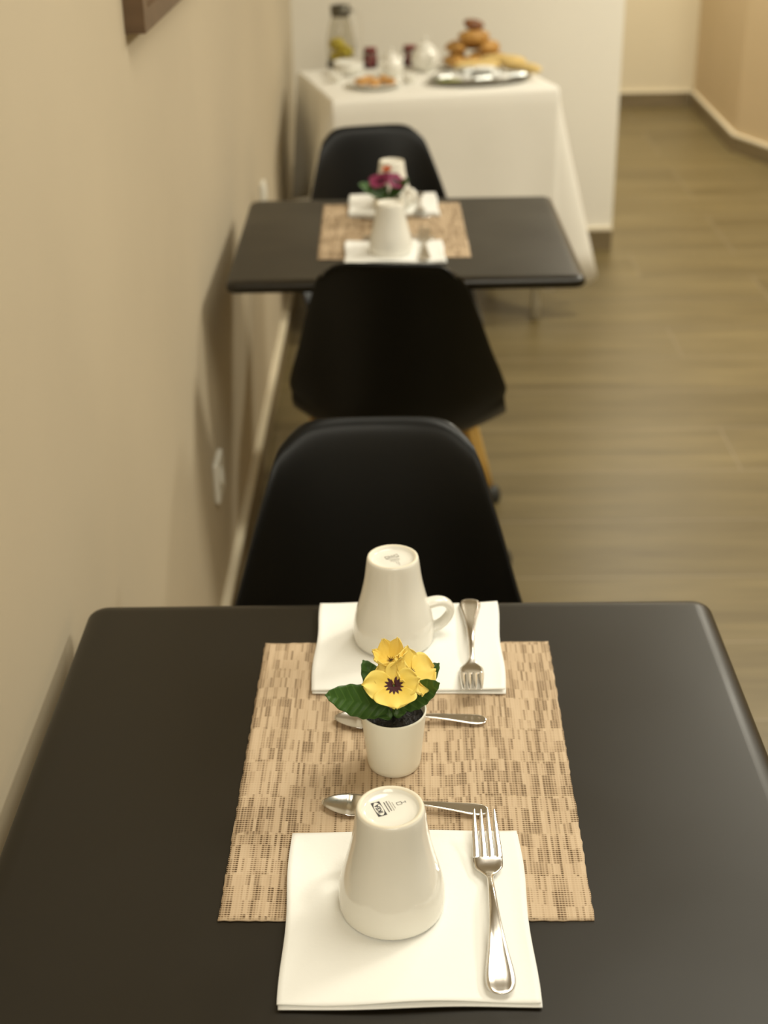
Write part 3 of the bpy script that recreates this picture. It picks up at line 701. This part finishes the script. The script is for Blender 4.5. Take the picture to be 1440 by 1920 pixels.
# cloth: top with rounded border then skirt rings with folds at corners
def cloth():
    per = []; n_side = 44
    crn = [(0, 0), (BW, 0), (BW, BD), (0, BD)]
    for s in range(4):
        a, b_ = crn[s], crn[(s+1) % 4]
        for k in range(n_side):
            u = k/n_side; u = u*u*(3-2*u)
            per.append((a[0]+(b_[0]-a[0])*u, a[1]+(b_[1]-a[1])*u, s, u))
    n_ = len(per); V, Fc = [], []
    ctr = Vector((BW/2, BD/2))
    rings = [0, .35, .7, .93, .985]
    for r in rings[1:]:
        for x, y, s, u in per: p = ctr.lerp(Vector((x, y)), r); V.append((p.x, p.y, .7505))
    drops = [0, .012, .05, .12, .2, .3, .4, .5, .6]
    base = {0: .56, 1: .50, 2: .40, 3: .36}      # hang length of each side (front, right, back, left)
    cornerL = {0: .58, 1: .645, 2: .40, 3: .42}
    flare = {0: .10, 1: .15, 2: .02, 3: .05}
    for di, d in enumerate(drops):
        f = d/.6
        for x, y, s, u in per:
            nrm = {0: Vector((0, -1)), 1: Vector((1, 0)), 2: Vector((0, 1)), 3: Vector((-1, 0))}
            near = s if u < .5 else (s+1) % 4; cdist = min(u, 1-u)
            k = math.exp(-(cdist/.13)**2); kf = math.exp(-(cdist/.055)**2)
            cd = {0: Vector((-1, -.45)), 1: Vector((1, .10)), 2: Vector((1, 1)), 3: Vector((-1, 1))}[near].normalized()
            Ln = base[s]*(1-k)+cornerL[near]*k
            o = nrm[s]*(.006+.010*f+(.008 if s else .003)*f*math.sin(u*19+s*2))
            if s == 1: g = u/.07*math.exp(1-u/.07); o = o+Vector((1, -.10))*(.155*min(1, g)*f)
            if s == 3: w_ = (1-u)/.08; g = w_*math.exp(1-w_); o = o+Vector((-1, -.25))*(.10*g*f)+Vector((-.03*f*math.exp(-(u/.08)**2), 0))
            if s == 2: o = nrm[s]*.006
            if di == 0: o = Vector((0, 0))
            elif di == 1: o = o*.0+nrm[s]*.004+cd*(.003*k)
            V.append((x+o.x, y+o.y, .7505-Ln*f))
    nr = len(rings)-1+len(drops)
    Fc.append(tuple(range(n_)))
    for r in range(nr-1):
        for i in range(n_): j = (i+1) % n_; Fc.append((r*n_+i, (r+1)*n_+i, (r+1)*n_+j, r*n_+j))
    return V, Fc
v_, f_ = cloth(); cl = fix_normals(mesh_obj('tablecloth', v_, f_, M['linen'])); cl.location = BO; cl.rotation_euler = (0, 0, BR)
s = cl.modifiers.new('solid', 'SOLIDIFY'); s.thickness = .0012; s.offset = 1
tag(cl, 'white tablecloth hanging in folds over the buffet table by the back wall', 'tablecloth')
BZ = .7525
def plate(x, y, r, label, m='ceramic', sq=1.0, rz=0, name='serving_plate'):
    o = lathe_obj(name, [(0, .003), (r*.6, .003), (r*.72, .006), (r, .016), (r*1.005, .018), (r*.99, .0185), (r*.7, .009), (r*.58, .006), (0, .006)], M[m], None, 48)
    o.location = (x, y, BZ-.003); o.scale = (1, sq, 1); o.rotation_euler = (0, 0, rz); return tag(o, label, 'plate' if name == 'serving_plate' else 'tray')
def croissant_mesh(ln, th, bend=.9, ridges=7):
    n_ = 36; pts, rad = [], []
    for i in range(n_+1):
        u = -1+2*i/n_; a = u*bend; R = ln/(2*bend)
        pts.append((R*math.sin(a), R*(1-math.cos(a)), th*.82)); e = max(0.02, 1-abs(u)**2.2)
        rad.append(th*(e**.6)*(.90+.10*abs(math.sin(ridges*PI*(u+1)/2))))
    return tube(pts, rad, 14, .85, up=(0, 0, 1))
cm = {}
def pastry(loc, rz, tilt, m, label, group, kind='croissant', ln=.11, th=.027):
    key = (kind, m, ln)
    if key not in cm:
        v_, f_ = croissant_mesh(ln, th) if kind != 'bread_roll' else tube([(-ln/2+ln*i/20, 0, th*.8) for i in range(21)], [th*max(.05, 1-abs(i/10-1)**3)**.5 for i in range(21)], 16, .8, up=(0, 0, 1))
        o = fix_normals(mesh_obj(kind, v_, f_, M[m])); cm[key] = o
    else:
        o = cm[key].copy(); COL.objects.link(o)
    o.location = loc; o.rotation_euler = (tilt[0], tilt[1], rz); return tag(o, label, {'croissant': 'croissant', 'bread_roll': 'bread', 'pastry_piece': 'pastry'}[kind], group)
# pastries plate (front left)
plate(-.062, 4.420, .085, 'white plate of small orange pastries at front left of the buffet')
k = 0
for (x, y) in ((-.105, 4.415), (-.062, 4.395), (-.018, 4.415), (-.085, 4.45), (-.038, 4.452)):
    pastry((x, y, BZ+.006), random.uniform(-.6, .6)+(k*1.2), (0, 0), 'orange_pastry', ('leftmost small orange pastry on the white front plate of the buffet', 'small orange pastry at the front edge of the white plate', 'rightmost small orange pastry on the white front plate', 'small orange pastry at the back left of the white plate', 'small orange pastry at the back right of the white plate')[k], 'orange pastries on the front plate', 'pastry_piece', .050, .014); k += 1
# croissant plate
plate(.262, 4.735, .112, 'white plate under the pile of croissants on the buffet')
cp = [(.197, 4.685, .006, 2.0, (0, 0)), (.262, 4.668, .006, .2, (0, 0)), (.338, 4.700, .006, 1.1, (0, 0)), (.205, 4.770, .006, 1.3, (0, 0)), (.300, 4.790, .006, .1, (0, 0)),
      (.205, 4.715, .046, 2.0, (.0, .1)), (.312, 4.705, .046, 1.2, (0, .1)), (.262, 4.745, .056, .15, (.1, 0)), (.256, 4.690, .082, .1, (.1, .0))]
CL = ['golden croissant at the front left of the pile, bottom layer', 'golden croissant at the front centre of the pile, bottom layer', 'golden croissant at the right end of the pile, bottom layer', 'golden croissant at the back left of the pile, bottom layer', 'golden croissant at the back right of the pile, bottom layer',
      'golden croissant on the left of the middle layer of the pile', 'golden croissant on the right of the middle layer of the pile', 'golden croissant at the back of the middle layer of the pile', 'golden croissant just under the dark one topping the pile']
for i, (x, y, z, a, tl) in enumerate(cp):
    pastry((x, y, BZ+z), a, tl, 'pastry', CL[i], 'croissants piled on the buffet')
pastry((.250, 4.705, BZ+.126), .2, (.7, .2), 'pastry_dark', 'dark browned croissant on top of the croissant pile', 'croissants piled on the buffet', 'croissant', .07, .021)
# pale bread in front right
for i, (x, y, a) in enumerate(((.262, 4.590, .12), (.400, 4.545, -.75), (.345, 4.615, -.35))):
    pastry((x, y, BZ+.014+.012*(i == 2)), a, (0, 0), 'pastry_pale', ('pale bread roll left of the others in front of the croissants', 'pale bread roll at the right end of the serving tray', 'pale bread roll nearest the foot of the croissant pile')[i], 'pale bread rolls on the buffet', 'bread_roll', .15, .021)
# tray with wrapped portions
tr = plate(.262, 4.478, .165, 'oval steel tray of wrapped portions at front right of the buffet', 'tray', .58, .22, 'serving_tray')
def packet(x, y, z, rz, sx, sy, sz, m, label):
    n_ = 14; V, Fc = [], []
    rnd = random.Random(int(x*1000))
    for side in (1, -1):
        for j in range(n_+1):
            for i in range(n_+1):
                u, v_ = -1+2*i/n_, -1+2*j/n_
                hgt = sz*(max(0, 1-u**4)*max(0, 1-v_**4))**.5
                V.append((sx*u, sy*v_, side*hgt*.5+sz*.5+rnd.uniform(-.0012, .0012)*(hgt > 0)))
    q = (n_+1)**2
    for sd in (0, 1):
        for j in range(n_):
            for i in range(n_):
                a = sd*q+j*(n_+1)+i; f = (a, a+1, a+n_+2, a+n_+1); Fc.append(f if sd == 0 else f[::-1])
    o = mesh_obj('wrapped_portion', V, Fc, M[m]); o.location = (x, y, BZ+z); o.rotation_euler = (0, 0, rz)
    return tag(o, label, 'food', 'wrapped portions on the steel tray')
ps = [(.150, 4.470, .012, .5, 'foil'), (.205, 4.445, .012, -.2, 'napkin'), (.262, 4.435, .012, .4, 'foil'), (.320, 4.455, .012, -.4, 'napkin'), (.180, 4.505, .014, 1.0, 'foil'), (.240, 4.495, .018, .1, 'napkin'), (.300, 4.505, .016, .8, 'foil'), (.375, 4.490, .012, .3, 'foil'), (.225, 4.470, .030, .7, 'foil'), (.275, 4.470, .032, -.3, 'napkin')]
PL = ['silver foil wrapped portion at the left end of the steel tray', 'white paper wrapped portion second from left at the tray front', 'silver foil wrapped portion at the front centre of the steel tray', 'white paper wrapped portion at the front right of the steel tray', 'silver foil wrapped portion at the back left of the steel tray',
      'white paper wrapped portion at the back centre of the steel tray', 'silver foil wrapped portion at the back right of the steel tray', 'silver foil wrapped portion at the far right end of the tray', 'silver foil wrapped portion lying on top of the others, left', 'white paper wrapped portion lying on top of the others, right']
for x, y, z, a, m in ps:
    packet(x, y, z, a, .034, .021, .016, m, PL.pop(0))
gar = packet(.165, 4.425, .010, .1, .040, .010, .008, 'greens', 'green garnish at the front left edge of the steel tray'); gar.name = 'green_garnish'; gar['group'] = 'garnish on the tray'
# carafe with lemons
t = thing('glass_carafe', 'tall glass carafe with yellow lemons at back left of the buffet', 'carafe', (-.178, 4.80, BZ))
lathe_obj('glass_body', [(0, 0), (.040, 0), (.046, .006), (.047, .03), (.046, .09), (.036, .135), (.027, .165), (.030, .190), (.0285, .190), (.0255, .165), (.0345, .135), (.0445, .09), (.0455, .03), (.044, .007), (0, .006)], M['glass_smoky'], t, 40)
lathe_obj('collar', [(.0275, .158), (.0305, .160), (.033, .193), (.031, .193), (.0275, .165)], M['dark_lid'], t, 40)
lathe_obj('coaster', [(0, -.0005), (.048, -.0005), (.050, .004), (.048, .012), (.0478, .012), (.0478, .002), (0, .002)], M['dark_lid'], t, 40)
v_, f_ = tube([(.030, 0, .178), (.060, 0, .17), (.066, 0, .12), (.060, 0, .07), (.047, 0, .06)], .005, 10); fix_normals(mesh_obj('carafe_handle', v_, f_, M['glass'], t))
def ball(name, c, r, m, sq=(1, 1, 1), label=None, cat=None, group=None, parent=None):
    n_ = 14; o = lathe_obj(name, [(r*math.sin(PI*k/n_), -r*math.cos(PI*k/n_)) for k in range(n_+1)], M[m], parent, 24)
    o.location = c; o.scale = sq
    if label: tag(o, label, cat, group)
    return o
ball('lemon', (-.192, 4.795, BZ+.072), .023, 'lemon', (1.15, 1, .9), 'yellow lemon, upper one inside the glass carafe', 'lemon', 'lemons in the carafe')
ball('lemon', (-.163, 4.788, BZ+.048), .023, 'lemon', (1.1, 1, .9), 'yellow lemon, right one inside the glass carafe', 'lemon', 'lemons in the carafe')
ball('lemon', (-.196, 4.802, BZ+.031), .021, 'lemon', (1, 1, .9), 'yellow lemon, lowest inside the glass carafe', 'lemon', 'lemons in the carafe')
# teapot, sugar bowl, jam jars, bowls
def teapot(loc, rz, label, s_, name='teapot'):
    t = thing(name, label, 'teapot' if name == 'teapot' else 'bowl', loc, rz)
    lathe_obj('pot_body', [(0, 0), (.026*s_, 0), (.030*s_, .004), (.045*s_, .022*s_), (.049*s_, .042*s_), (.044*s_, .062*s_), (.030*s_, .074*s_), (.028*s_, .076*s_), (0, .076*s_)], M['ceramic'], t, 40)
    l = lathe_obj('lid', [(.031*s_, .0755*s_), (.029*s_, .080*s_), (.015*s_, .089*s_), (.005*s_, .091*s_), (.004*s_, .096*s_), (.009*s_, .101*s_), (.009*s_, .106*s_), (0, .110*s_)], M['ceramic'], t, 32)
    v_, f_ = tube([(.040*s_, 0, .025*s_), (.060*s_, 0, .035*s_), (.070*s_, 0, .06*s_), (.080*s_, 0, .072*s_)], [.011*s_, .009*s_, .006*s_, .005*s_], 12); fix_normals(mesh_obj('spout', v_, f_, M['ceramic'], t))
    v_, f_ = tube([(-.043*s_, 0, .055*s_), (-.065*s_, 0, .062*s_), (-.075*s_, 0, .045*s_), (-.062*s_, 0, .026*s_), (-.045*s_, 0, .022*s_)], .0045*s_, 10); fix_normals(mesh_obj('handle', v_, f_, M['ceramic'], t))
    return t
teapot((.098, 4.690, BZ), 1.9, 'white round teapot with lid beside the croissant pile', .98)
teapot((-.012, 4.600, BZ), .9, 'white teapot between the two red jam jars', .80)
def jam(loc, label):
    t = thing('jam_jar', label, 'jar', loc, 0, 'red jam jars on the buffet')
    lathe_obj('jam_filling', [(0, .002), (.021, .002), (.022, .01), (.022, .042), (0, .042)], M['jam'], t, 28)
    lathe_obj('glass_jar', [(0, 0), (.023, 0), (.0245, .003), (.0245, .048), (.020, .056), (.0188, .056), (.0232, .047), (.0232, .003), (0, .0015)], M['glass'], t, 28)
    lathe_obj('lid', [(0, .0645), (.020, .0645), (.0212, .062), (.0212, .0562), (0, .0562)], M['jam'], t, 28)
jam((-.082, 4.765, BZ), 'red jam jar left of the small white teapot')
jam((.048, 4.80, BZ), 'red jam jar right of the small white teapot')
def bowl(loc, r, h, label, group, name='white_bowl', cat='bowl'):
    o = lathe_obj(name, [(0, 0), (r*.5, 0), (r*.55, .002), (r*.9, h*.6), (r, h), (r*.96, h), (r*.85, h*.6), (r*.5, .006), (0, .005)], M['ceramic'], None, 36); o.location = loc; return tag(o, label, cat, group)
bowl((-.150, 4.640, BZ), .050, .028, 'white bowl in front of the glass carafe, lowest of three nested', 'white bowls nested on the buffet')
bowl((-.150, 4.640, BZ+.007), .050, .028, 'white bowl in front of the glass carafe, middle of three nested', 'white bowls nested on the buffet')
bowl((-.150, 4.640, BZ+.014), .050, .028, 'white bowl in front of the glass carafe, top of three nested', 'white bowls nested on the buffet')
bowl((-.186, 4.510, BZ), .022, .026, 'small white cup left of the plate of orange pastries', 'small white cups', 'small_cup', 'cup')
bowl((.045, 4.480, BZ), .024, .028, 'small white cup right of the plate of orange pastries', 'small white cups', 'small_cup', 'cup')
